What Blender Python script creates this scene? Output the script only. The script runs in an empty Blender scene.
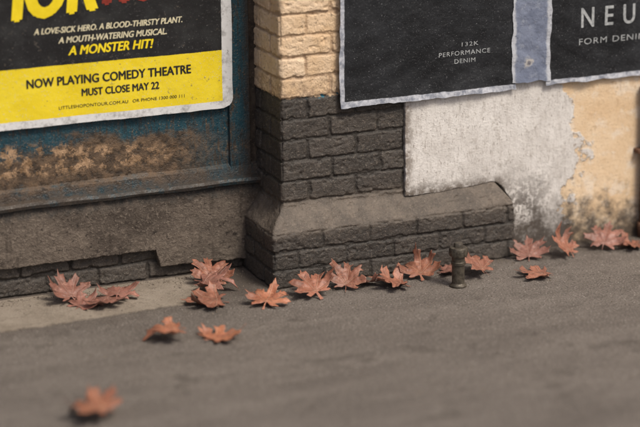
import bpy, bmesh, math, random
import numpy as np
from mathutils import Matrix, Vector
random.seed(7); rng=np.random.default_rng(7)
scn=bpy.context.scene
def link(o): scn.collection.objects.link(o); return o
def empty(name):
    o=bpy.data.objects.new(name,None); o.empty_display_size=.1; return link(o)
# ------------------------------------------------------------------ noise
def _h(i,j,k,s):
    n=(i*374761393+j*668265263+k*2147483647+s*1274126177)&0xffffffff
    n=((n^(n>>13))*1274126177)&0xffffffff
    return ((n^(n>>16))&0xffff)/65535.0
def vn(x,y,z=None,s=0):
    x=np.asarray(x,float);y=np.asarray(y,float)
    z=np.zeros_like(x) if z is None else np.asarray(z,float)
    xi=np.floor(x).astype(np.int64);yi=np.floor(y).astype(np.int64);zi=np.floor(z).astype(np.int64)
    fx=x-xi;fy=y-yi;fz=z-zi
    fx=fx*fx*(3-2*fx);fy=fy*fy*(3-2*fy);fz=fz*fz*(3-2*fz)
    r=0
    for a in (0,1):
        for b in (0,1):
            for c in (0,1):
                r=r+_h(xi+a,yi+b,zi+c,s)*(fx if a else 1-fx)*(fy if b else 1-fy)*(fz if c else 1-fz)
    return r*2-1
def fbm(x,y,z=None,s=0,o=3):
    r=0;a=1.;t=0
    for i in range(o):
        m=2.03**i
        r=r+a*vn(x*m,y*m,None if z is None else z*m,s+i);t+=a;a*=.5
    return r/t
def sstep(a,b,x):
    t=np.clip((x-a)/(b-a),0,1);return t*t*(3-2*t)
# ------------------------------------------------------------------ node helpers
class NT:
    def __init__(s,name,rough=.85,spec=.3):
        s.m=bpy.data.materials.new(name);s.m.use_nodes=True;s.t=s.m.node_tree
        s.b=s.t.nodes['Principled BSDF'];s.b.inputs['Roughness'].default_value=rough
        s.b.inputs['Specular IOR Level'].default_value=spec
        s.tc=s.t.nodes.new('ShaderNodeTexCoord')
    def n(s,t,**k):
        x=s.t.nodes.new(t)
        for a,b in k.items(): setattr(x,a,b)
        return x
    def l(s,a,b): s.t.links.new(a,b)
    def setin(s,node,i,v):
        if isinstance(v,bpy.types.NodeSocket): s.l(v,node.inputs[i])
        else: node.inputs[i].default_value=v
    def math(s,op,a,b=0.,c=0.,clamp=False):
        x=s.n('ShaderNodeMath',operation=op,use_clamp=clamp);s.setin(x,0,a);s.setin(x,1,b);s.setin(x,2,c);return x.outputs[0]
    def noise(s,scale,det=4,rough=.6,vec=None,stretch=None,off=None,dist=0):
        v=vec or s.tc.outputs['Object']
        if stretch or off:
            mp=s.n('ShaderNodeMapping');s.l(v,mp.inputs[0])
            if stretch: mp.inputs['Scale'].default_value=stretch
            if off: mp.inputs['Location'].default_value=off
            v=mp.outputs[0]
        if scale>100: det=min(det,2)
        elif scale>20: det=min(det,4)
        else: det=min(det,5)
        x=s.n('ShaderNodeTexNoise');s.l(v,x.inputs['Vector']);x.inputs['Scale'].default_value=scale
        x.inputs['Detail'].default_value=det;x.inputs['Roughness'].default_value=rough;x.inputs['Distortion'].default_value=dist
        return x.outputs['Fac']
    def voro(s,scale,feature='F1',vec=None):
        x=s.n('ShaderNodeTexVoronoi',feature=feature);s.l(vec or s.tc.outputs['Object'],x.inputs['Vector']);x.inputs['Scale'].default_value=scale
        return x
    def ramp(s,f,a,b,lo=0.,hi=1.):
        x=s.n('ShaderNodeMapRange',interpolation_type='SMOOTHSTEP');s.setin(x,0,f)
        s.setin(x,1,a);s.setin(x,2,b);s.setin(x,3,lo);s.setin(x,4,hi)
        return x.outputs[0]
    def mix(s,f,a,b,bt='MIX'):
        x=s.n('ShaderNodeMix',data_type='RGBA',blend_type=bt);s.setin(x,0,f)
        for i,v in ((6,a),(7,b)):
            if isinstance(v,bpy.types.NodeSocket): s.l(v,x.inputs[i])
            else: x.inputs[i].default_value=(*v,1)
        return x.outputs[2]
    def xyz(s):
        x=s.n('ShaderNodeSeparateXYZ');s.l(s.tc.outputs['Object'],x.inputs[0]);return x.outputs
    def attr(s,name):
        x=s.n('ShaderNodeAttribute',attribute_name=name);return x.outputs['Fac']
    def col(s,c):
        if isinstance(c,bpy.types.NodeSocket): s.l(c,s.b.inputs['Base Color'])
        else: s.b.inputs['Base Color'].default_value=(*c,1)
        return s
    def bump(s,h,dist=.002,strength=1.):
        x=s.n('ShaderNodeBump');x.inputs['Strength'].default_value=strength;x.inputs['Distance'].default_value=dist
        s.l(h,x.inputs['Height']);s.l(x.outputs[0],s.b.inputs['Normal']);return s
# ------------------------------------------------------------------ mesh helpers
def grid_mesh(name,P,mat,attrs={},smooth=True,parent=None):
    nu,nv=P.shape[:2]
    me=bpy.data.meshes.new(name)
    idx=np.arange(nu*nv).reshape(nu,nv)
    q=np.stack([idx[:-1,:-1],idx[1:,:-1],idx[1:,1:],idx[:-1,1:]],-1).reshape(-1,4)
    me.vertices.add(nu*nv);me.vertices.foreach_set('co',P.reshape(-1).astype(np.float32))
    me.loops.add(q.size);me.loops.foreach_set('vertex_index',q.reshape(-1).astype(np.int32))
    me.polygons.add(len(q));me.polygons.foreach_set('loop_start',np.arange(0,q.size,4,dtype=np.int32))
    me.polygons.foreach_set('loop_total',np.full(len(q),4,dtype=np.int32))
    me.update(calc_edges=True)
    if smooth: me.polygons.foreach_set('use_smooth',np.ones(len(q),dtype=bool))
    for k,v in attrs.items():
        a=me.attributes.new(k,'FLOAT','POINT');a.data.foreach_set('value',v.reshape(-1).astype(np.float32))
    me.materials.append(mat)
    o=link(bpy.data.objects.new(name,me))
    if parent:o.parent=parent
    return o
def bm_obj(name,bm,mat,parent=None,smooth=False):
    me=bpy.data.meshes.new(name);bmesh.ops.recalc_face_normals(bm,faces=bm.faces);bm.to_mesh(me);bm.free()
    me.materials.append(mat)
    if smooth:
        for p in me.polygons:p.use_smooth=True
    o=link(bpy.data.objects.new(name,me))
    if parent:o.parent=parent
    return o
def rough_poly(pts,step=.02,amp=.004,closed=True,rough_edges=None):
    out=[]
    n=len(pts)
    for i in range(n):
        a=Vector(pts[i]);b=Vector(pts[(i+1)%n]);L=(b-a).length
        k=max(1,int(L/step)) if (rough_edges is None or i in rough_edges) else 1
        for j in range(k):
            p=a.lerp(b,j/k)
            if k>1:
                nrm=Vector((-(b-a).y,(b-a).x)).normalized()
                m=float(fbm(np.array(p.x*25),np.array(p.y*25),s=3))*1.4+random.uniform(-.35,.35)
                p=p+nrm*amp*m
            out.append(p)
    return out
def slab(name,pts,y0,y1,mat,parent=None,bev=.003):
    """vertical slab in XZ with front at y0, back at y1"""
    bm=bmesh.new();vs=[bm.verts.new((p[0],y0,p[1])) for p in pts]
    f=bm.faces.new(vs)
    r=bmesh.ops.extrude_face_region(bm,geom=[f])
    for v in r['geom']:
        if isinstance(v,bmesh.types.BMVert): v.co.y=y1
    if bev:
        es=[e for e in bm.edges if all(abs(v.co.y-y0)<1e-6 for v in e.verts) and len(e.link_faces)==2]
        bmesh.ops.bevel(bm,geom=es,offset=bev,segments=2,profile=.5,affect='EDGES',clamp_overlap=True)
    return bm_obj(name,bm,mat,parent)
def lathe(prof,seg=32):
    bm=bmesh.new();rings=[]
    for r,z in prof:
        rings.append([bm.verts.new((r*math.cos(2*math.pi*i/seg),r*math.sin(2*math.pi*i/seg),z)) for i in range(seg)])
    for a,b in zip(rings[:-1],rings[1:]):
        for i in range(seg): bm.faces.new((a[i],a[(i+1)%seg],b[(i+1)%seg],b[i]))
    bm.faces.new(rings[0][::-1]);bm.faces.new(rings[-1]);return bm
def box(bm,c,s,rot=None):
    m=Matrix.Translation(c)@(rot or Matrix.Identity(4))@Matrix.Diagonal((*s,1))
    return bmesh.ops.create_cube(bm,size=1,matrix=m)
# ------------------------------------------------------------------ brick height function
CH=.079; BL=.218; HD=.109; CU=.0878
def brick(s,z,wrap,seed):
    """s distance along the face from the corner, z height; wrap 0 -> even rows start with stretcher"""
    z=np.where(z>.28,.79+(z-.79)*CH/CU,z)
    wob=.0026*fbm(s*9,z*9,s=seed,o=2)
    zz=z+wob; row=np.floor(zz/CH).astype(np.int64)
    fz=zz-row*CH
    st=((row+wrap)%2==0)
    first=np.where(st,BL,HD)
    ss=s+.003*fbm(s*11,z*11,s=seed+9,o=2)+.016*(_h(row,row*3,0*row,seed+77)-.5)
    k=np.where(ss<first,0,1+np.floor((ss-first)/BL)).astype(np.int64)
    x0=np.where(k==0,-1e-9,first+(k-1)*BL);x1=np.where(k==0,first,first+k*BL)
    r1=_h(k,row,0*k,seed+1);r2=_h(k,row,0*k,seed+2);r3=_h(k,row,0*k,seed+3);r4=_h(k,row,0*k,seed+4)
    dl=np.where(k==0,1.,ss-x0);dr=x1-ss
    dx=np.minimum(dl,dr);dz=np.minimum(fz,CH-fz)
    jw=.0042+.0018*vn(s*30,z*30,s=seed+5)
    rad=.004+.009*r4
    qx=np.maximum(rad-(dx-jw),0);qz=np.maximum(rad-(dz-jw),0)
    d=np.where((dx-jw<rad)&(dz-jw<rad),rad-np.hypot(qx,qz),np.minimum(dx,dz)-jw)
    d=d+.003*fbm(s*60,z*60,s=seed+6,o=2)
    chip=sstep(.25,.65,fbm(s*24,z*24,s=seed+8,o=2));d=d-.008*chip
    face=sstep(-.002,.0045,d)
    u=(ss-x0)/(x1-x0)-.5;w=fz/CH-.5
    bow=.0022*(r1-.5)*2+(r2-.5)*.007*u+(r3-.5)*.006*w
    h=face*(.0066+bow)
    return h,1-face,r1
def face_noise(s,z,q,seed):
    n=.0026*fbm(s*14+q,z*14,s=seed+20,o=3)+.0019*fbm(s*55,z*80,s=seed+30,o=3)
    pit=vn(s*110,z*110,s=seed+40);n=n-.0018*sstep(.55,.85,pit)
    pit2=fbm(s*38,z*45,s=seed+41,o=2);n=n-.0035*sstep(.38,.66,pit2)
    return n
# ------------------------------------------------------------------ materials
def m_pillar():
    m=NT('painted_brick',.58,.45)
    x,y,z=m.xyz();J=m.attr('joint');B=m.attr('bid')
    n1=m.noise(9,5);n2=m.noise(45,5,.65);n3=m.noise(150,3,.7);n4=m.noise(85,4,.75,off=(1,4,9))
    dark=m.mix(m.ramp(n1,.3,.7),(.031,.028,.025),(.056,.048,.042))
    dark=m.mix(m.math('MULTIPLY',B,.55),dark,(.078,.066,.056))
    dark=m.mix(m.ramp(n2,.5,.72,0,.5),dark,(.11,.091,.074))
    dark=m.mix(m.ramp(n4,.57,.70,0,.6),dark,(.20,.167,.138))
    dark=m.mix(m.ramp(n3,.59,.70,0,.6),dark,(.23,.197,.163))
    dark=m.mix(m.ramp(m.noise(70,4,.7,off=(3,1,2)),.42,.30,0,.85),dark,(.014,.012,.011))
    dark=m.mix(m.math('MULTIPLY',J,m.ramp(n1,.3,.7,.35,.8)),dark,(.02,.0175,.015))
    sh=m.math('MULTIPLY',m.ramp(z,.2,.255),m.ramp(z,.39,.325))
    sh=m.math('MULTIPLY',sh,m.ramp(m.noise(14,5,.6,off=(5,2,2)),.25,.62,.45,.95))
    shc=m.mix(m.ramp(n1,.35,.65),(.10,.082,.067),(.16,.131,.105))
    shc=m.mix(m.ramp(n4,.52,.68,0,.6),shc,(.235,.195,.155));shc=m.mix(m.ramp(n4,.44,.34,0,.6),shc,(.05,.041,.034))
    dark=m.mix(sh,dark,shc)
    dustz=m.math('MULTIPLY',m.ramp(z,.07,0.),m.ramp(n1,.35,.7,.0,.5))
    dark=m.mix(dustz,dark,(.11,.09,.075))
    cr=m.mix(m.ramp(n1,.3,.7),(.63,.44,.26),(.74,.56,.38))
    cr=m.mix(m.math('MULTIPLY',B,.35),cr,(.79,.65,.49))
    cr=m.mix(m.ramp(n2,.52,.72,0,.5),cr,(.50,.33,.18))
    cr=m.mix(m.math('MULTIPLY',J,m.ramp(n1,.3,.7,.3,.8)),cr,(.28,.18,.11))
    cr=m.mix(m.ramp(m.noise(60,5,.75,off=(1,7,2)),.58,.68,0,.85),cr,(.17,.12,.08))
    cr=m.mix(m.math('MULTIPLY',m.ramp(z,.93,.79),m.ramp(n2,.4,.6,0,.6)),cr,(.22,.15,.105))
    edge=m.math('ADD',z,m.math('MULTIPLY',m.math('SUBTRACT',m.noise(22,4,.6),.5),.035))
    f=m.ramp(edge,.789,.7945)
    c=m.mix(f,dark,cr)
    fl=m.math('MULTIPLY',m.math('MULTIPLY',m.ramp(z,.78,.785),m.ramp(z,.812,.804)),m.ramp(m.noise(30,3,.6,off=(2,2,8)),.58,.62))
    fl=m.math('MULTIPLY',fl,m.ramp(x,.1,.14));c=m.mix(fl,c,(.02,.12,.17))
    m.col(c)
    m.bump(m.math('ADD',n3,n4),.0038,.9)
    return m.m
def m_plaster():
    m=NT('white_and_cream_plaster',.85,.25)
    x,y,z=m.xyz()
    n1=m.noise(6,6,.65);n2=m.noise(30,6,.7);n3=m.noise(110,4,.65)
    wh=m.mix(m.ramp(n1,.3,.7),(.58,.555,.53),(.72,.70,.675))
    wh=m.mix(m.ramp(m.noise(60,3,.65,stretch=(1,1,.2)),.46,.70,0,.5),wh,(.43,.40,.37))
    wh=m.mix(m.ramp(m.noise(110,3,.65,stretch=(1,1,.3),off=(5,0,0)),.6,.70,0,.7),wh,(.24,.21,.185))
    wh=m.mix(m.ramp(n2,.56,.70,0,.6),wh,(.38,.35,.315))
    wh=m.mix(m.ramp(n3,.63,.71,0,.8),wh,(.16,.14,.12))
    cr=m.mix(m.ramp(n1,.3,.7),(.66,.48,.30),(.75,.59,.41))
    cr=m.mix(m.ramp(m.noise(12,6,.7,off=(4,4,4)),.5,.62,0,.7),cr,(.76,.66,.54))
    cr=m.mix(m.ramp(n2,.57,.72,0,.55),cr,(.47,.32,.19))
    cr=m.mix(m.ramp(n3,.62,.7,0,.7),cr,(.27,.18,.12))
    cr=m.mix(m.ramp(m.noise(9,5,.75,stretch=(1.5,1,.4),off=(2,9,0)),.56,.68,0,.45),cr,(.36,.26,.17))
    e=m.math('ADD',x,m.math('MULTIPLY',m.math('SUBTRACT',m.noise(7,7,.68,off=(1,3,1)),.5),.42))
    e=m.math('ADD',e,m.math('MULTIPLY',m.ramp(m.math('ABSOLUTE',m.math('SUBTRACT',z,.43)),0,.25,-.07,.0),1))
    f=m.ramp(e,1.335,1.35)
    c=m.mix(f,wh,cr)
    pe=m.math('MULTIPLY',m.ramp(e,1.325,1.338),m.ramp(e,1.352,1.34));c=m.mix(m.math('MULTIPLY',pe,m.ramp(n2,.45,.6,0,.7)),c,(.25,.19,.14))
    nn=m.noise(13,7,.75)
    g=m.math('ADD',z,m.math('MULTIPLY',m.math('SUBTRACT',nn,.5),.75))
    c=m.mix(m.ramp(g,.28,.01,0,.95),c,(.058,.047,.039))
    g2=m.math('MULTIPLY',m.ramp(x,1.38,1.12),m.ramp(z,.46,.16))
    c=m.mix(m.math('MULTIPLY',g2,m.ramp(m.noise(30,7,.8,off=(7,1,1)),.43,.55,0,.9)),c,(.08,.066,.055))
    ed=m.math('MULTIPLY',m.ramp(x,.61,.56),m.ramp(n2,.4,.58,.1,.85));c=m.mix(ed,c,(.2,.17,.145))
    ed=m.math('MULTIPLY',m.math('MULTIPLY',m.ramp(z,.38,.325),m.ramp(x,1.08,1.0)),m.ramp(n2,.36,.58,.15,.9));c=m.mix(ed,c,(.13,.108,.088))
    m.col(c)
    h=m.math('ADD',m.math('MULTIPLY',n2,1.4),m.math('MULTIPLY',n3,.7))
    h=m.math('ADD',h,m.math('MULTIPLY',f,-.9))
    m.bump(h,.0035,.85);return m.m
def m_render():
    m=NT('weathered_cement_render',.9,.2)
    x,y,z=m.xyz()
    n1=m.noise(5,6,.65,stretch=(.6,1,1.4));n2=m.noise(28,6,.7);n3=m.noise(120,4,.65)
    c=m.mix(m.ramp(n1,.35,.65),(.062,.051,.043),(.138,.114,.094))
    c=m.mix(m.ramp(n2,.5,.7,0,.55),c,(.19,.158,.129))
    c=m.mix(m.ramp(n3,.57,.68,0,.55),c,(.25,.212,.175))
    c=m.mix(m.ramp(m.noise(40,6,.7,off=(3,3,3)),.43,.32,0,.85),c,(.03,.025,.022))
    c=m.mix(m.ramp(m.noise(22,4,.7,stretch=(1.6,1,.25),off=(1,0,0)),.53,.68,0,.55),c,(.042,.034,.028))
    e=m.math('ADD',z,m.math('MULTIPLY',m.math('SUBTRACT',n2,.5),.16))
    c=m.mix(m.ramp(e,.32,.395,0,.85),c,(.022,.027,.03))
    m.col(c);m.bump(m.math('ADD',m.math('MULTIPLY',n2,2.),n3),.0055,.8);return m.m
def m_blue():
    m=NT('peeling_blue_paint',.5,.45)
    x,y,z=m.xyz()
    n1=m.noise(5,6,.65);n2=m.noise(24,7,.72);n3=m.noise(120,4,.65)
    c=m.mix(m.ramp(n1,.3,.7),(.005,.034,.053),(.010,.056,.08))
    c=m.mix(m.ramp(m.noise(50,4,.7,stretch=(1.5,1,.25)),.5,.68,0,.55),c,(.022,.08,.105))
    c=m.mix(m.ramp(m.noise(38,4,.75,stretch=(2,1,.35),off=(7,0,0)),.5,.62,0,.85),c,(.026,.023,.02))
    c=m.mix(m.ramp(m.noise(14,5,.75,stretch=(1.6,1,.3),off=(0,0,4)),.54,.64,0,.7),c,(.075,.048,.028))
    c=m.mix(m.ramp(n3,.62,.70,0,.85),c,(.17,.125,.08))
    zc=m.math('ADD',z,m.math('MULTIPLY',m.math('SUBTRACT',m.noise(5,7,.7,stretch=(.6,1,1.3),off=(2,0,1)),.5),.42))
    band=m.math('MULTIPLY',m.ramp(zc,.38,.45),m.ramp(zc,.67,.60))
    lf=m.ramp(x,-.12,-.40,.2,1)
    band=m.math('MULTIPLY',band,lf)
    c=m.mix(m.math('MULTIPLY',band,.95),c,m.mix(m.ramp(n2,.3,.7),(.030,.022,.016),(.145,.093,.055)))
    tan=m.math('MULTIPLY',m.ramp(m.noise(17,8,.8,off=(4,1,6)),.49,.58),m.math('MULTIPLY',m.ramp(z,.485,.53),m.ramp(m.math('ADD',z,m.math('MULTIPLY',x,.09)),.575,.525)))
    tan=m.math('MULTIPLY',tan,m.ramp(x,-.3,-.6,.25,1))
    c=m.mix(tan,c,m.mix(m.ramp(n2,.3,.7),(.15,.09,.045),(.44,.29,.175)))
    c=m.mix(m.math('MULTIPLY',m.ramp(z,.48,.40),m.ramp(n2,.36,.56,.3,.92)),c,(.052,.043,.036))
    c=m.mix(m.math('MULTIPLY',m.ramp(x,-.08,-.03),m.ramp(n2,.35,.6,.5,.95)),c,(.05,.038,.03))
    m.col(c);m.bump(m.math('ADD',m.math('MULTIPLY',n2,1.6),n3),.005,.7)
    m.l(m.ramp(n2,.4,.7,.42,.85),m.b.inputs['Roughness']);return m.m
def m_ground():
    m=NT('asphalt_pavement',.88,.3)
    x,y,z=m.xyz()
    n1=m.noise(1.7,6,.6);n2=m.noise(14,6,.65);n3=m.noise(130,3,.7);st=m.noise(3.,5,.6,stretch=(.35,2.2,1))
    c=m.mix(m.ramp(n1,.3,.7),(.112,.096,.085),(.158,.138,.122))
    c=m.mix(m.ramp(st,.4,.66,0,.6),c,(.19,.167,.148))
    c=m.mix(m.ramp(n2,.48,.68,0,.4),c,(.088,.076,.066))
    c=m.mix(m.ramp(n3,.5,.64,0,.7),c,(.25,.224,.2))
    c=m.mix(m.ramp(m.noise(105,3,.7,off=(5,5,5)),.46,.36,0,.75),c,(.05,.043,.037))
    v=m.voro(75);m.l(v.outputs['Distance'],(q:=m.n('ShaderNodeMath',operation='LESS_THAN')).inputs[0]);q.inputs[1].default_value=.19
    sp=m.n('ShaderNodeSeparateColor');m.l(v.outputs['Color'],sp.inputs[0])
    c=m.mix(m.math('MULTIPLY',q.outputs[0],m.ramp(sp.outputs[0],.72,.8,0,.85)),c,(.46,.43,.39))
    c=m.mix(m.ramp(m.noise(4.2,5,.7,off=(8,3,0)),.56,.66,0,.5),c,(.072,.061,.052))
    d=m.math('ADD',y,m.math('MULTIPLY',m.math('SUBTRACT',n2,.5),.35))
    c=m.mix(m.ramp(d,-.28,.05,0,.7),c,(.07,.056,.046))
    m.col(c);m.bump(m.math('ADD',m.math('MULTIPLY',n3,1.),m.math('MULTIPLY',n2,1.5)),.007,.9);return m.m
def m_slab():
    m=NT('worn_concrete',.9,.2)
    n1=m.noise(4,6,.6);n2=m.noise(30,6,.7);n3=m.noise(140,3,.7)
    c=m.mix(m.ramp(n1,.3,.7),(.20,.168,.134),(.29,.25,.205))
    c=m.mix(m.ramp(n2,.5,.68,0,.6),c,(.14,.115,.09));c=m.mix(m.ramp(n3,.54,.67,0,.6),c,(.38,.335,.28))
    m.col(c);m.bump(m.math('ADD',n2,n3),.007,.8);return m.m
def m_leaf(name,a,b,vein):
    m=NT(name,.45,.5);uv=m.n('ShaderNodeUVMap');s=m.n('ShaderNodeSeparateXYZ');m.l(uv.outputs[0],s.inputs[0])
    X,Y=s.outputs[0],s.outputs[1]
    V=None
    for ang in (0,.72,-.72,1.45,-1.45):
        ca,sa=math.cos(ang),math.sin(ang)
        d=m.math('ABSOLUTE',m.math('SUBTRACT',m.math('MULTIPLY',X,ca),m.math('MULTIPLY',Y,sa)))
        t=m.math('ADD',m.math('MULTIPLY',X,sa),m.math('MULTIPLY',Y,ca))
        w=m.math('MULTIPLY',m.ramp(d,.018,.006),m.ramp(t,0,.02))
        V=w if V is None else m.math('MAXIMUM',V,w)
    oi=m.n('ShaderNodeObjectInfo');R=oi.outputs['Random']
    n1=m.noise(16,5,.65,vec=None);n2=m.noise(70,5,.75)
    c=m.mix(m.ramp(n1,.35,.62),a,b)
    c=m.mix(m.math('MULTIPLY',R,.5),c,(.16,.072,.05))
    c=m.mix(m.ramp(n2,.5,.66,0,.65),c,(.11,.05,.036))
    c=m.mix(m.ramp(n2,.44,.34,0,.5),c,(.50,.27,.19))
    c=m.mix(m.ramp(m.noise(9,5,.7,off=(3,3,3)),.52,.62,0,.5),c,(.13,.06,.043))
    c=m.mix(m.math('MULTIPLY',V,.4),c,vein)
    m.col(c);m.bump(m.math('ADD',V,m.math('MULTIPLY',n2,1.)),.003,.8)
    return m.m
def m_plain(name,c1,c2,sc=30,rough=.7,spec=.4,speck=None,metal=0,bd=.001):
    m=NT(name,rough,spec);n=m.noise(sc,5,.65);c=m.mix(m.ramp(n,.35,.65),c1,c2)
    if speck: c=m.mix(m.ramp(m.noise(sc*5,3,.7),.58,.66,0,.8),c,speck)
    m.b.inputs['Metallic'].default_value=metal
    m.col(c);m.bump(m.noise(sc*4,4,.6),bd,.6);return m.m
M_p=m_pillar();M_pl=m_plaster();M_r=m_render();M_b=m_blue();M_g=m_ground();M_s=m_slab()
# ------------------------------------------------------------------ brick pillar
PD=.30;PW=.98
def offs(z,s):
    zz=z+.012*fbm(s*6,z*3,s=77,o=2)
    t=np.clip((zz-.237)/(.335-.237),0,1)
    t=t*.75+.25*t*t*(3-2*t)
    return .07*(1-t)
zs=np.concatenate([np.arange(-.03,1.36,.003),np.arange(1.36,3.2,.015)])
tl=np.linspace(0,1,110)[:-1];tf=np.linspace(0,1,350)[:-1];tr=np.linspace(0,1,45)
def build_pillar():
    smooth_band=lambda z:sstep(.228,.243,z)*(1-sstep(.325,.345,z))
    def proc(t,kind):
        T,Z=np.meshgrid(t,zs,indexing='ij')
        if kind=='L':
            o=offs(Z,T*0.3+9);y=PD-(PD+o)*T;s=y+o;x=-o;seed=100;wrap=1
        elif kind=='F':
            o=offs(Z,T);x=-o+(PW+2*o)*T;s=x+o;y=-o;seed=200;wrap=0
        else:
            o=offs(Z,T*.2+20);y=-o+(.12+o)*T;s=y+o;x=PW+o;seed=300;wrap=1
        if kind!='F': o=np.broadcast_to(o,Z.shape)
        h,j,b=brick(s,Z,wrap,seed)
        sb=smooth_band(Z)
        h=h*(1-sb)+sb*(.006+.006*fbm(s*9,Z*16,s=seed+60))
        j=j*(1-sb);h=h+face_noise(s,Z,b*5,seed)
        dc=s if kind!='F' else np.minimum(s,PW+2*o-s)
        rr=.009+.008*vn(Z*30,Z*0+3,s=5)
        h=h-np.where(dc<rr,(rr-np.sqrt(np.maximum(rr*rr-(rr-np.minimum(dc,rr))**2,0)))*.55,0)
        if kind=='L': n=(-1,0)
        elif kind=='F': n=(0,-1)
        else: n=(1,0)
        X=x+n[0]*h;Y=y+n[1]*h
        return X,Y,Z,j,b,h
    L=proc(tl,'L');Fc=proc(tf,'F');Rr=proc(tr,'R')
    Fx=Fc[0].copy();Fx[0]=Fx[0]-Fc[5][0]
    Rx=Rr[0];Ry=Rr[1].copy();Ry[0]=Ry[0]-Rr[5][0]
    X=np.concatenate([L[0],Fx,Rx]);Y=np.concatenate([L[1],Fc[1],Ry]);Z=np.concatenate([L[2],Fc[2],Rr[2]])
    jj=np.concatenate([L[3],Fc[3],Rr[3]]);bb=np.concatenate([L[4],Fc[4],Rr[4]])
    return grid_mesh('brick_pillar',np.stack([X,Y,Z],-1),M_p,{'joint':jj,'bid':bb})
build_pillar()
# ------------------------------------------------------------------ plaster wall
pl=[(.553,3.2),(.555,.318),(.72,.318),(.965,.335),(.99,.333),(1.03,.30),(1.066,.245),(1.072,-.05),(3.4,-.05),(3.4,3.2)]
slab('plaster_wall',rough_poly(pl,.010,.0028,rough_edges={0,1,2,3,4,5,6}),-.018,.06,M_pl,bev=.003)
# ------------------------------------------------------------------ left bay
LB=empty('shopfront_bay')
s_=np.linspace(-3.4,.05,1150);z_=np.arange(-.03,.2,.004)
S,Z=np.meshgrid(s_,z_,indexing='ij')
h,j,b=brick(S+4.,Z,0,400);h=h+face_noise(S,Z,b*5,400)
grid_mesh('foot_bricks',np.stack([S,.300-h*1.2,Z],-1),M_p,{'joint':j,'bid':b},parent=LB)
re=[(-3.4,.385),(-3.4,.138),(-.475,.138),(-.458,.062),(-.12,.05),(.02,.045),(.02,.385)]
slab('cement_render',rough_poly(re,.012,.0035,rough_edges={1,2,3,4}),.255,.31,M_r,LB,.004)
slab('back_panel',[(-3.4,.38),(-.10,.38),(-.10,3.2),(-3.4,3.2)],.287,.31,M_b,LB,0)
bm=bmesh.new()
prof=[(.31,.380),(.238,.384),(.232,.398),(.238,.410),(.262,.416),(.268,.455),(.288,.468),(.31,.468)]
n=160;rows=[]
for i in range(n+1):
    xx=-3.4+3.42*i/n
    rows.append([bm.verts.new((xx,y+.003*float(vn(np.array(xx*9),np.array(y*50.),s=8)),z+.004*float(vn(np.array(xx*6),np.array(z*40.),s=9)))) for y,z in prof])
for a,b2 in zip(rows[:-1],rows[1:]):
    for k in range(len(prof)-1): bm.faces.new((a[k],b2[k],b2[k+1],a[k+1]))
bm_obj('bottom_rail',bm,M_b,LB)
slab('stile',[(-.128,.44),(-.035,.44),(-.035,3.2),(-.128,3.2)],.270,.31,M_b,LB,.003)
slab('edge_bead',[(-.032,.41),(.02,.41),(.02,3.2),(-.032,3.2)],.283,.31,m_plain('dark_jamb',(.03,.024,.02),(.07,.055,.043),20,.8,.3,(.13,.1,.08)),LB,.004)
slab('mullion',[(-1.42,.44),(-1.32,.44),(-1.32,3.2),(-1.42,3.2)],.270,.286,M_b,LB,.003)
# ------------------------------------------------------------------ posters
def wave(x,z,k):
    return .0030*math.sin(x*7+k)*math.cos(z*6+k)+.0020*math.sin(x*19+z*11+k)
def sheet(name,x0,x1,z0,z1,y,mat,k,parent,r=0.,step=.010,edge=.002,curl=None):
    nx=max(2,int((x1-x0)/step));nz=max(2,int((z1-z0)/step))
    P=np.zeros((nx+1,nz+1,3))
    for i in range(nx+1):
        for j in range(nz+1):
            x=x0+(x1-x0)*i/nx;z=z0+(z1-z0)*j/nz
            if j==0: z+=edge*float(fbm(np.array(x*22.),np.array(k*3.),s=4))
            if i in(0,nx): x+=edge*float(fbm(np.array(z*18.),np.array(k*3.+i),s=5))
            if r>0:
                dz=z-z0
                if dz<r:
                    ins=r-math.sqrt(max(r*r-(r-dz)**2,0))
                    cx=(x0+x1)/2; x=cx+(x-cx)*(1-ins/((x1-x0)/2))
            yy=y+wave(x,z,k)
            if curl: yy-=curl(x,z)
            P[i,j]=(x,yy,z)
    o=grid_mesh(name,P,mat,parent=parent)
    return o
def text(name,body,x0,x1,z0,z1,y,mat,k,parent,shear=0.,bold=0.,rot=0.,curl=None,spacing=1.):
    cu=bpy.data.curves.new(name,'FONT');cu.body=body;cu.shear=shear;cu.space_character=spacing;cu.resolution_u=4
    o=link(bpy.data.objects.new(name,cu));dg=bpy.context.evaluated_depsgraph_get()
    me=bpy.data.meshes.new_from_object(o.evaluated_get(dg));bpy.data.objects.remove(o)
    co=np.array([v.co[:] for v in me.vertices]);mn=co.min(0);mx=co.max(0)
    bm=bmesh.new();bm.from_mesh(me)
    base=bm.verts[:]+bm.edges[:]+bm.faces[:]
    hh=(z1-z0)
    shifts=[(0,0)] if not bold else [(0,0),(bold,0),(-bold,0),(0,bold*.6),(0,-bold*.6)]
    groups=[bm.verts[:]]
    for s in shifts[1:]:
        r=bmesh.ops.duplicate(bm,geom=base);groups.append([g for g in r['geom'] if isinstance(g,bmesh.types.BMVert)])
    for gi,(g,(sx,sz)) in enumerate(zip(groups,shifts)):
        for v in g:
            u=(v.co.x-mn[0])/(mx[0]-mn[0]);w=(v.co.y-mn[1])/(mx[1]-mn[1])
            x=x0+(x1-x0)*u+sx*hh;z=z0+hh*w+rot*(x-x0)+sz*hh
            yy=y+wave(x,z,k)-.0014-.00008*gi
            if curl: yy-=curl(x,z)
            v.co=(x,yy,z)
    bm.to_mesh(me);bm.free()
    me.materials.append(mat);ob=link(bpy.data.objects.new(name,me));ob.parent=parent;return ob
M_yel=m_plain('yellow_ink',(.78,.60,.01),(.84,.66,.02),20,.5)
M_blk=m_plain('black_ink',(.012,.012,.013),(.022,.022,.022),20,.5)
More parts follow.
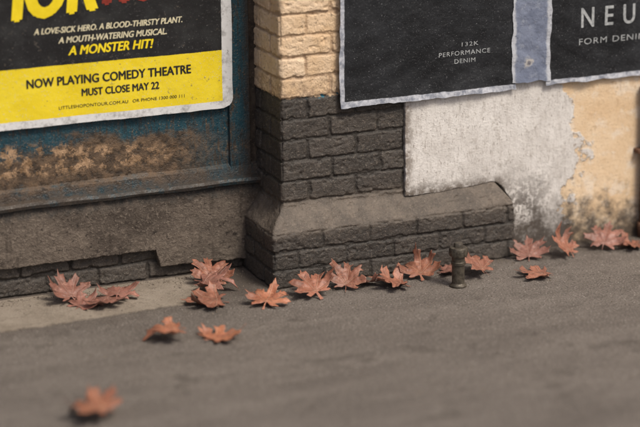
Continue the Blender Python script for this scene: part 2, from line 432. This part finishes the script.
M_wink=m_plain('cream_ink',(.58,.54,.38),(.72,.66,.45),60,.6,speck=(.2,.19,.15))
M_gink=m_plain('grey_ink',(.26,.28,.29),(.44,.46,.47),90,.6)
M_red=m_plain('red_ink',(.18,.02,.012),(.28,.04,.025),30,.6)
def m_theatre():
    m=NT('theatre_poster_print',.5,.4);x,y,z=m.xyz()
    wn=m.noise(40,4,.6);jit=m.math('MULTIPLY',m.math('SUBTRACT',wn,.5),.004)
    xx=m.math('ADD',x,jit);zz=m.math('ADD',z,jit)
    paper=m.mix(m.ramp(m.noise(25,5,.7),.45,.7),(.66,.67,.68),(.36,.36,.36))
    yel=m.mix(m.ramp(m.noise(9,5,.6),.3,.7),(.74,.57,.012),(.80,.64,.03))
    yel=m.mix(m.ramp(m.noise(120,3,.7),.6,.68,0,.6),yel,(.6,.55,.3))
    yel=m.mix(m.ramp(m.noise(6,5,.75,off=(1,2,3)),.55,.72,0,.35),yel,(.45,.33,.05))
    blk=m.mix(m.ramp(m.noise(12,5,.6),.4,.7),(.010,.010,.011),(.022,.023,.024))
    blk=m.mix(m.ramp(m.noise(140,3,.75),.64,.70,0,.5),blk,(.17,.17,.17))
    c=m.mix(m.ramp(zz,.964,.966),yel,blk)
    ins=m.math('MULTIPLY',m.math('MULTIPLY',m.ramp(xx,-.158,-.160),m.ramp(xx,-1.142,-1.140)),m.math('MULTIPLY',m.ramp(zz,.748,.750),m.ramp(zz,1.752,1.750)))
    c=m.mix(ins,paper,c)
    c=m.mix(m.ramp(m.noise(33,6,.75,off=(9,9,2)),.62,.70,0,.65),c,(.13,.11,.09))
    m.col(c);m.bump(m.noise(30,5,.6),.004,.5);return m.m
TP=empty('theatre_poster')
yT=.262;kT=1.3
sheet('paper',-1.177,-.113,.717,1.787,yT,m_theatre(),kT,TP,r=.045)
def tt(nm,body,x0,x1,z0,z1,mat,**kw): text(nm,body,x0,x1,z0,z1,yT,mat,kT,TP,**kw)
tt('now_playing','NOW PLAYING COMEDY THEATRE',-1.0,-.30,.882,.918,M_blk,bold=.045)
tt('must_close','MUST CLOSE MAY 22',-.77,-.44,.829,.859,M_blk,bold=.045)
tt('small_print','LITTLESHOPONTOUR.COM.AU   OR PHONE 1300 000 111',-.87,-.33,.782,.795,M_blk)
tt('tagline_a','A LOVE-SICK HERO. A BLOOD-THIRSTY PLANT.',-.96,-.33,1.098,1.122,M_wink,shear=.25,bold=.045)
tt('tagline_b','A MOUTH-WATERING MUSICAL.',-.86,-.40,1.055,1.08,M_wink,shear=.25,bold=.045)
tt('tagline_c','A MONSTER HIT!',-.82,-.46,1.003,1.04,M_yel,shear=.25,bold=.05)
tt('title_lower','HOR',-1.14,-.70,1.155,1.40,M_yel,shear=.2,bold=.05,rot=.06)
tt('title_end','RORS',-.66,-.22,1.200,1.40,M_red,shear=.2,bold=.06,rot=.03)
tt('title_upper','LITTLE SHOP',-1.08,-.22,1.48,1.62,M_yel,shear=.2,bold=.04)
def m_denim(kx):
    m=NT('denim_poster_print',.55,.35);x,y,z=m.xyz()
    blk=m.mix(m.ramp(m.noise(5,6,.65),.35,.7),(.007,.008,.010),(.019,.021,.025))
    blk=m.mix(m.ramp(m.noise(60,5,.75,stretch=(.6,1,2)),.55,.72,0,.35),blk,(.055,.058,.063))
    blk=m.mix(m.ramp(m.noise(150,3,.75),.64,.70,0,.5),blk,(.15,.15,.16))
    blk=m.mix(m.ramp(m.noise(190,2,.7,off=(3,3,3)),.68,.72,0,.7),blk,(.34,.35,.37))
    pap=m.mix(m.ramp(m.noise(30,6,.7),.38,.66),(.50,.52,.57),(.20,.22,.27))
    jit=m.math('MULTIPLY',m.math('SUBTRACT',m.noise(35,4,.6),.5),.008)
    xx=m.math('ADD',x,jit);zz=m.math('ADD',z,jit)
    ins=m.math('MULTIPLY',m.ramp(xx,kx[0],kx[0]+.003),m.ramp(zz,kx[1],kx[1]+.003))
    m.col(m.mix(ins,pap,blk));m.bump(m.noise(22,6,.6),.009,.7);return m.m
def m_strip():
    m=NT('blue_grey_paper',.7,.3);x,y,z=m.xyz()
    c=m.mix(m.ramp(m.noise(8,6,.7),.35,.65),(.13,.155,.225),(.19,.22,.30))
    c=m.mix(m.ramp(m.noise(26,6,.75,off=(2,2,2)),.52,.68,0,.45),c,(.34,.37,.43))
    e=m.math('ABSOLUTE',m.math('SUBTRACT',x,1.142));jit=m.math('MULTIPLY',m.math('SUBTRACT',m.noise(20,5,.7),.5),.04)
    c=m.mix(m.ramp(m.math('ADD',e,jit),.068,.082,0,.8),c,(.52,.54,.58))
    c=m.mix(m.ramp(m.noise(70,5,.75),.58,.68,0,.65),c,(.07,.08,.11))
    v=m.n('ShaderNodeVectorMath',operation='DISTANCE');m.l(m.tc.outputs['Object'],v.inputs[0]);v.inputs[1].default_value=(1.13,-.03,.855)
    c=m.mix(m.ramp(m.math('ADD',v.outputs['Value'],m.math('MULTIPLY',m.noise(40,4,.7),.05)),.055,.035,0,.8),c,(.5,.47,.42))
    v2=m.n('ShaderNodeVectorMath',operation='DISTANCE');m.l(m.tc.outputs['Object'],v2.inputs[0]);v2.inputs[1].default_value=(1.13,-.03,.85)
    c=m.mix(m.ramp(m.math('ADD',v2.outputs['Value'],m.math('MULTIPLY',m.noise(60,4,.7,off=(3,0,0)),.02)),.026,.018,0,.85),c,(.08,.08,.11))
    m.col(c);m.bump(m.noise(26,6,.6),.009,.8);return m.m
DP=empty('denim_poster');DP2=empty('denim_poster')
yD=-.034
def curl(x,z):
    t=max(0,1-(z-.73)/.12)
    return t*t*(.008+.007*math.sin(x*17)*math.sin(x*7+1)+.002*math.sin(x*41+1))+.0016*math.sin(z*60+9*math.sin(x*5))*max(0,1-abs(z-.87)/.25)
sheet('paper',.25,1.07,.737,1.85,yD,m_denim((.268,.760)),.4,DP,edge=.006,curl=curl)
def td(nm,body,x0,x1,z0,z1,par,k,**kw): text(nm,body,x0,x1,z0,z1,yD,M_gink,k,par,curl=curl,spacing=1.15,**kw)
td('line_a','132K',.81,.89,.948,.966,DP,.4)
td('line_b','PERFORMANCE',.70,.945,.912,.931,DP,.4)
td('line_c','DENIM',.775,.875,.878,.896,DP,.4)
td('headline','DENIM FOR WORK',.36,.98,1.4,1.5,DP,.4)
sheet('paper',1.215,2.1,.744,1.85,yD,m_denim((1.217,.762)),.4,DP2,edge=.006,curl=curl)
td('big_name','N E U W',1.385,1.80,.98,1.065,DP2,.4,bold=.02)
td('sub_name','FORM DENIM',1.375,1.705,.905,.932,DP2,.4)
PS=sheet('paper_strip',1.052,1.236,.765,1.85,yD-.004,m_strip(),.4,None,edge=.008,curl=curl)
# ------------------------------------------------------------------ ground
bm=bmesh.new()
vs=[bm.verts.new(v) for v in ((-60,-90,0),(60,-90,0),(60,30,0),(-60,30,0))];bm.faces.new(vs)
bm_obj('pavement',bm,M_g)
pts=rough_poly([(-3.4,-.135),(-1.3,-.125),(-.5,-.095),(-.36,-.06),(-.22,.12),(-.16,.262),(-3.4,.262)],.015,.008,rough_edges={0,1,2,3,4})
bm=bmesh.new();f=bm.faces.new([bm.verts.new((p[0],p[1],.005)) for p in pts]);r=bmesh.ops.extrude_face_region(bm,geom=[f])
for v in r['geom']:
    if isinstance(v,bmesh.types.BMVert): v.co.z=-.01
bm_obj('concrete_slab',bm,M_s)
# ------------------------------------------------------------------ standpipe
M_met=m_plain('corroded_steel',(.055,.048,.038),(.12,.105,.082),45,.45,.5,(.035,.022,.017),.45,.002)
V=empty('water_standpipe');V.location=(.645,-.345,0)
pr=[(.036,-.005),(.036,.007),(.030,.012),(.0265,.016),(.0265,.095),(.031,.098),(.031,.108),(.0275,.111),(.0275,.132),(.037,.135),(.038,.140),(.038,.166),(.035,.171),(.020,.173),(.019,.186),(.016,.190),(.002,.191)]
o=bm_obj('pipe_body',lathe(pr,40),M_met,V,True)
o.data.set_sharp_from_angle(angle=.6)
bm=bmesh.new()
for k in range(8):
    a=k*math.pi/4+.3;box(bm,(math.cos(a)*.037,math.sin(a)*.037,.153),(.006,.011,.024),Matrix.Rotation(a,4,'Z'))
bmesh.ops.bevel(bm,geom=bm.edges[:],offset=.0015,segments=2,affect='EDGES')
bm_obj('cap_ribs',bm,M_met,V)
# ------------------------------------------------------------------ drain pipe
M_pipe=m_plain('rusty_brown_pipe',(.10,.05,.03),(.17,.09,.055),25,.75,.3,(.05,.035,.028))
DPp=empty('drain_pipe');DPp.location=(1.728,-.055,0)
bm_obj('pipe',lathe([(.028,.05),(.028,.66),(.034,.66),(.035,.70),(.030,.702)]),M_pipe,DPp,True)
bm=lathe([(.030,-.0),(.033,.0),(.036,.05),(.036,.07),(.029,.072)]);bm_obj('shoe',bm,M_pipe,DPp,True)
bm=bmesh.new();box(bm,(0,.02,.40),(.10,.05,.02));bmesh.ops.bevel(bm,geom=bm.edges[:],offset=.003,segments=1,affect='EDGES');bm_obj('bracket',bm,M_pipe,DPp)
# ------------------------------------------------------------------ leaves
half=[(0,1.0),(.06,.86),(.16,.84),(.14,.72),(.13,.52),(.20,.56),(.27,.66),(.33,.62),(.40,.70),(.52,.72),(.50,.60),(.60,.52),(.50,.46),(.40,.34),(.33,.26),(.46,.28),(.52,.34),(.60,.26),(.74,.22),(.66,.13),(.70,.02),(.56,.01),(.42,-.02),(.30,-.04),(.42,-.12),(.44,-.22),(.30,-.20),(.16,-.14),(.05,-.06),(.022,-.08),(.03,-.32)]
outline=[(x,y) for x,y in half]+[(-x,y) for x,y in half[::-1][:-1]]
LV=empty('fallen_maple_leaves')
ML=[m_leaf('leaf_terracotta',(.25,.092,.056),(.38,.158,.10),(.50,.31,.22)),
    m_leaf('leaf_orange',(.33,.115,.062),(.48,.195,.108),(.56,.34,.23)),
    m_leaf('leaf_pink_brown',(.22,.095,.072),(.34,.16,.125),(.42,.28,.23))]
def leaf(i,x,y,w,yaw,pitch=0,roll=0,cup=.25,mat=0,z=.003):
    """w total width in metres; pitch lifts the tip; yaw rotates on the ground"""
    bm=bmesh.new();R=random.Random(i*17+3)
    sx=R.uniform(.9,1.1);sk=R.uniform(-.12,.12)
    jit=[((px+R.uniform(-.045,.045))*sx+sk*py,py+R.uniform(-.045,.045)) for px,py in outline]
    vs=[bm.verts.new((px,py,0)) for px,py in jit];bm.faces.new(vs)
    bmesh.ops.triangulate(bm,faces=bm.faces[:],ngon_method='BEAUTY')
    for _ in range(4):
        es=[e for e in bm.edges if e.calc_length()>.055]
        if not es:break
        bmesh.ops.subdivide_edges(bm,edges=es,cuts=1)
        bmesh.ops.triangulate(bm,faces=bm.faces[:])
    uvl=bm.loops.layers.uv.new('UVMap')
    for f in bm.faces:
        for l in f.loops:l[uvl].uv=(l.vert.co.x,l.vert.co.y)
    sc=w/1.42;c1=R.uniform(.4,1.4);c2=R.uniform(-.7,.8);asym=R.uniform(-.5,.5)
    lobes=[(.0,.95),(.72,.85),(-.72,.85),(1.35,.75),(-1.35,.75)];lc=[R.uniform(-1.0,1.3) for _ in lobes]
    for v in bm.verts:
        X,Y=v.co.x,v.co.y
        z_=cup*c1*(X*X*.55)+cup*c2*(Y-.2)**2*.45+.035*abs(X)+asym*X*Y*.2
        z_+=.09*float(fbm(np.array(X*2.4+i*7.),np.array(Y*2.4),s=i,o=3))
        rr=math.hypot(X,Y);an=math.atan2(X,Y)
        for (la,lr),q in zip(lobes,lc):
            wgt=max(0,1-abs(an-la)/.45);t=max(0,rr-.38);z_+=q*wgt*t*t*1.7*cup*1.6
            z_-=.05*max(0,1-abs(an-la)/.36)*min(1,rr*2)
        v.co=Vector((X,(Y-.2),z_))*sc
    m4=Matrix.Rotation(yaw,4,'Z')@Matrix.Rotation(pitch,4,'X')@Matrix.Rotation(roll,4,'Y')
    bmesh.ops.transform(bm,matrix=m4,verts=bm.verts)
    mn=min(v.co.z for v in bm.verts)
    bmesh.ops.translate(bm,verts=bm.verts,vec=(0,0,-mn))
    o=bm_obj('leaf_%02d'%i,bm,ML[mat],LV,True);o.location=(x,y,z)
    sd=o.modifiers.new('thick','SOLIDIFY');sd.thickness=.0009;sd.offset=1
    return o
r=math.radians
L=[ # x,y,width,yaw,pitch,roll,cup,mat
 (-.90,.14,.185,r(20),r(30),0,.45,2),(-.78,.03,.20,r(150),r(5),r(5),.35,2),(-.86,.05,.16,r(-60),r(10),0,.4,2),(-.70,.09,.18,r(-30),r(12),r(5),.45,2),
 (-.28,.12,.19,r(-15),r(42),r(5),.5,0),(-.38,-.13,.21,r(70),r(4),r(-4),.4,0),(-.31,.05,.20,r(-130),r(10),r(6),.5,2),
 (-.17,-.24,.20,r(-35),r(18),r(6),.55,1),(-.68,-.48,.19,r(80),r(1),0,.4,1),(-.50,-.55,.20,r(-70),r(3),r(3),.45,1),
 (-1.19,-1.17,.235,r(40),r(3),r(-3),.45,1),
 (.04,-.21,.19,r(15),r(26),r(-10),.6,0),(.21,-.18,.18,r(-35),r(44),r(4),.6,0),(.40,-.24,.20,r(60),r(16),r(8),.6,0),
 (.55,-.18,.17,r(-20),r(38),r(-10),.65,1),(.79,-.24,.19,r(40),r(36),r(8),.65,0),(1.10,-.12,.17,r(-20),r(32),0,.55,2),
 (1.01,-.36,.19,r(80),r(3),0,.4,0),(1.26,-.16,.17,r(25),r(46),r(6),.6,0),(1.47,-.14,.19,r(-40),r(32),r(6),.55,2),(1.59,-.17,.17,r(50),r(20),r(6),.55,0),
 (.31,-.17,.14,r(130),r(10),0,.6,2),(.69,-.17,.15,r(-120),r(14),0,.6,2)]
for i,a in enumerate(L): leaf(i+1,*a)
# ------------------------------------------------------------------ grit at the wall foot
bm=bmesh.new();R=random.Random(3)
for k in range(1500):
    x=R.uniform(-1.6,2.2)
    wy=.25 if x<-.08 else (-.08 if x<1.05 else -.02)
    y=wy-abs(R.gauss(0,.05))-.003
    if R.random()<.3: y=R.uniform(-1.6,wy)
    s=R.uniform(.0012,.0035)*(1.6 if R.random()<.08 else 1)
    z0=.005 if (x<-.3 and y>-.1) else 0
    bmesh.ops.create_icosphere(bm,subdivisions=1,radius=s,matrix=Matrix.Translation((x,y,z0+s*.4))@Matrix.Rotation(R.uniform(0,3),4,'X')@Matrix.Diagonal((1,R.uniform(.6,1.5),R.uniform(.5,.9),1)))
bm_obj('grit',bm,m_plain('grit',(.08,.062,.05),(.27,.23,.18),40,.9,.2))
# ------------------------------------------------------------------ camera
cam=bpy.data.cameras.new('camera');co=link(bpy.data.objects.new('camera',cam))
co.location=(-3.20285,-7.93923,2.75819);co.rotation_euler=(1.29153,.0096126,-.404182)
cam.lens=120;cam.sensor_width=36;cam.clip_end=300;cam.clip_start=.1
cam.dof.use_dof=True;cam.dof.focus_distance=8.95;cam.dof.aperture_fstop=.68
scn.camera=co
# ------------------------------------------------------------------ light
el=r(54);az=Vector((.38,-1)).normalized()
d=Vector((az.x*math.cos(el),az.y*math.cos(el),math.sin(el)))
w=bpy.data.worlds.new('World');scn.world=w;w.use_nodes=True
sk=w.node_tree.nodes.new('ShaderNodeTexSky');sk.sky_type='NISHITA';sk.sun_disc=False
sk.sun_elevation=el;sk.sun_rotation=math.atan2(d.x,d.y);sk.dust_density=6;sk.air_density=.8;sk.ozone_density=.5
bg=w.node_tree.nodes['Background'];w.node_tree.links.new(sk.outputs[0],bg.inputs[0]);bg.inputs[1].default_value=.108
sl=bpy.data.lights.new('sun','SUN');sl.energy=2.6;sl.angle=r(16);sl.color=(1,.925,.81)
so=link(bpy.data.objects.new('sun',sl));so.rotation_euler=d.to_track_quat('Z','Y').to_euler()
scn.view_settings.view_transform='Standard';scn.view_settings.look='None';scn.view_settings.exposure=0
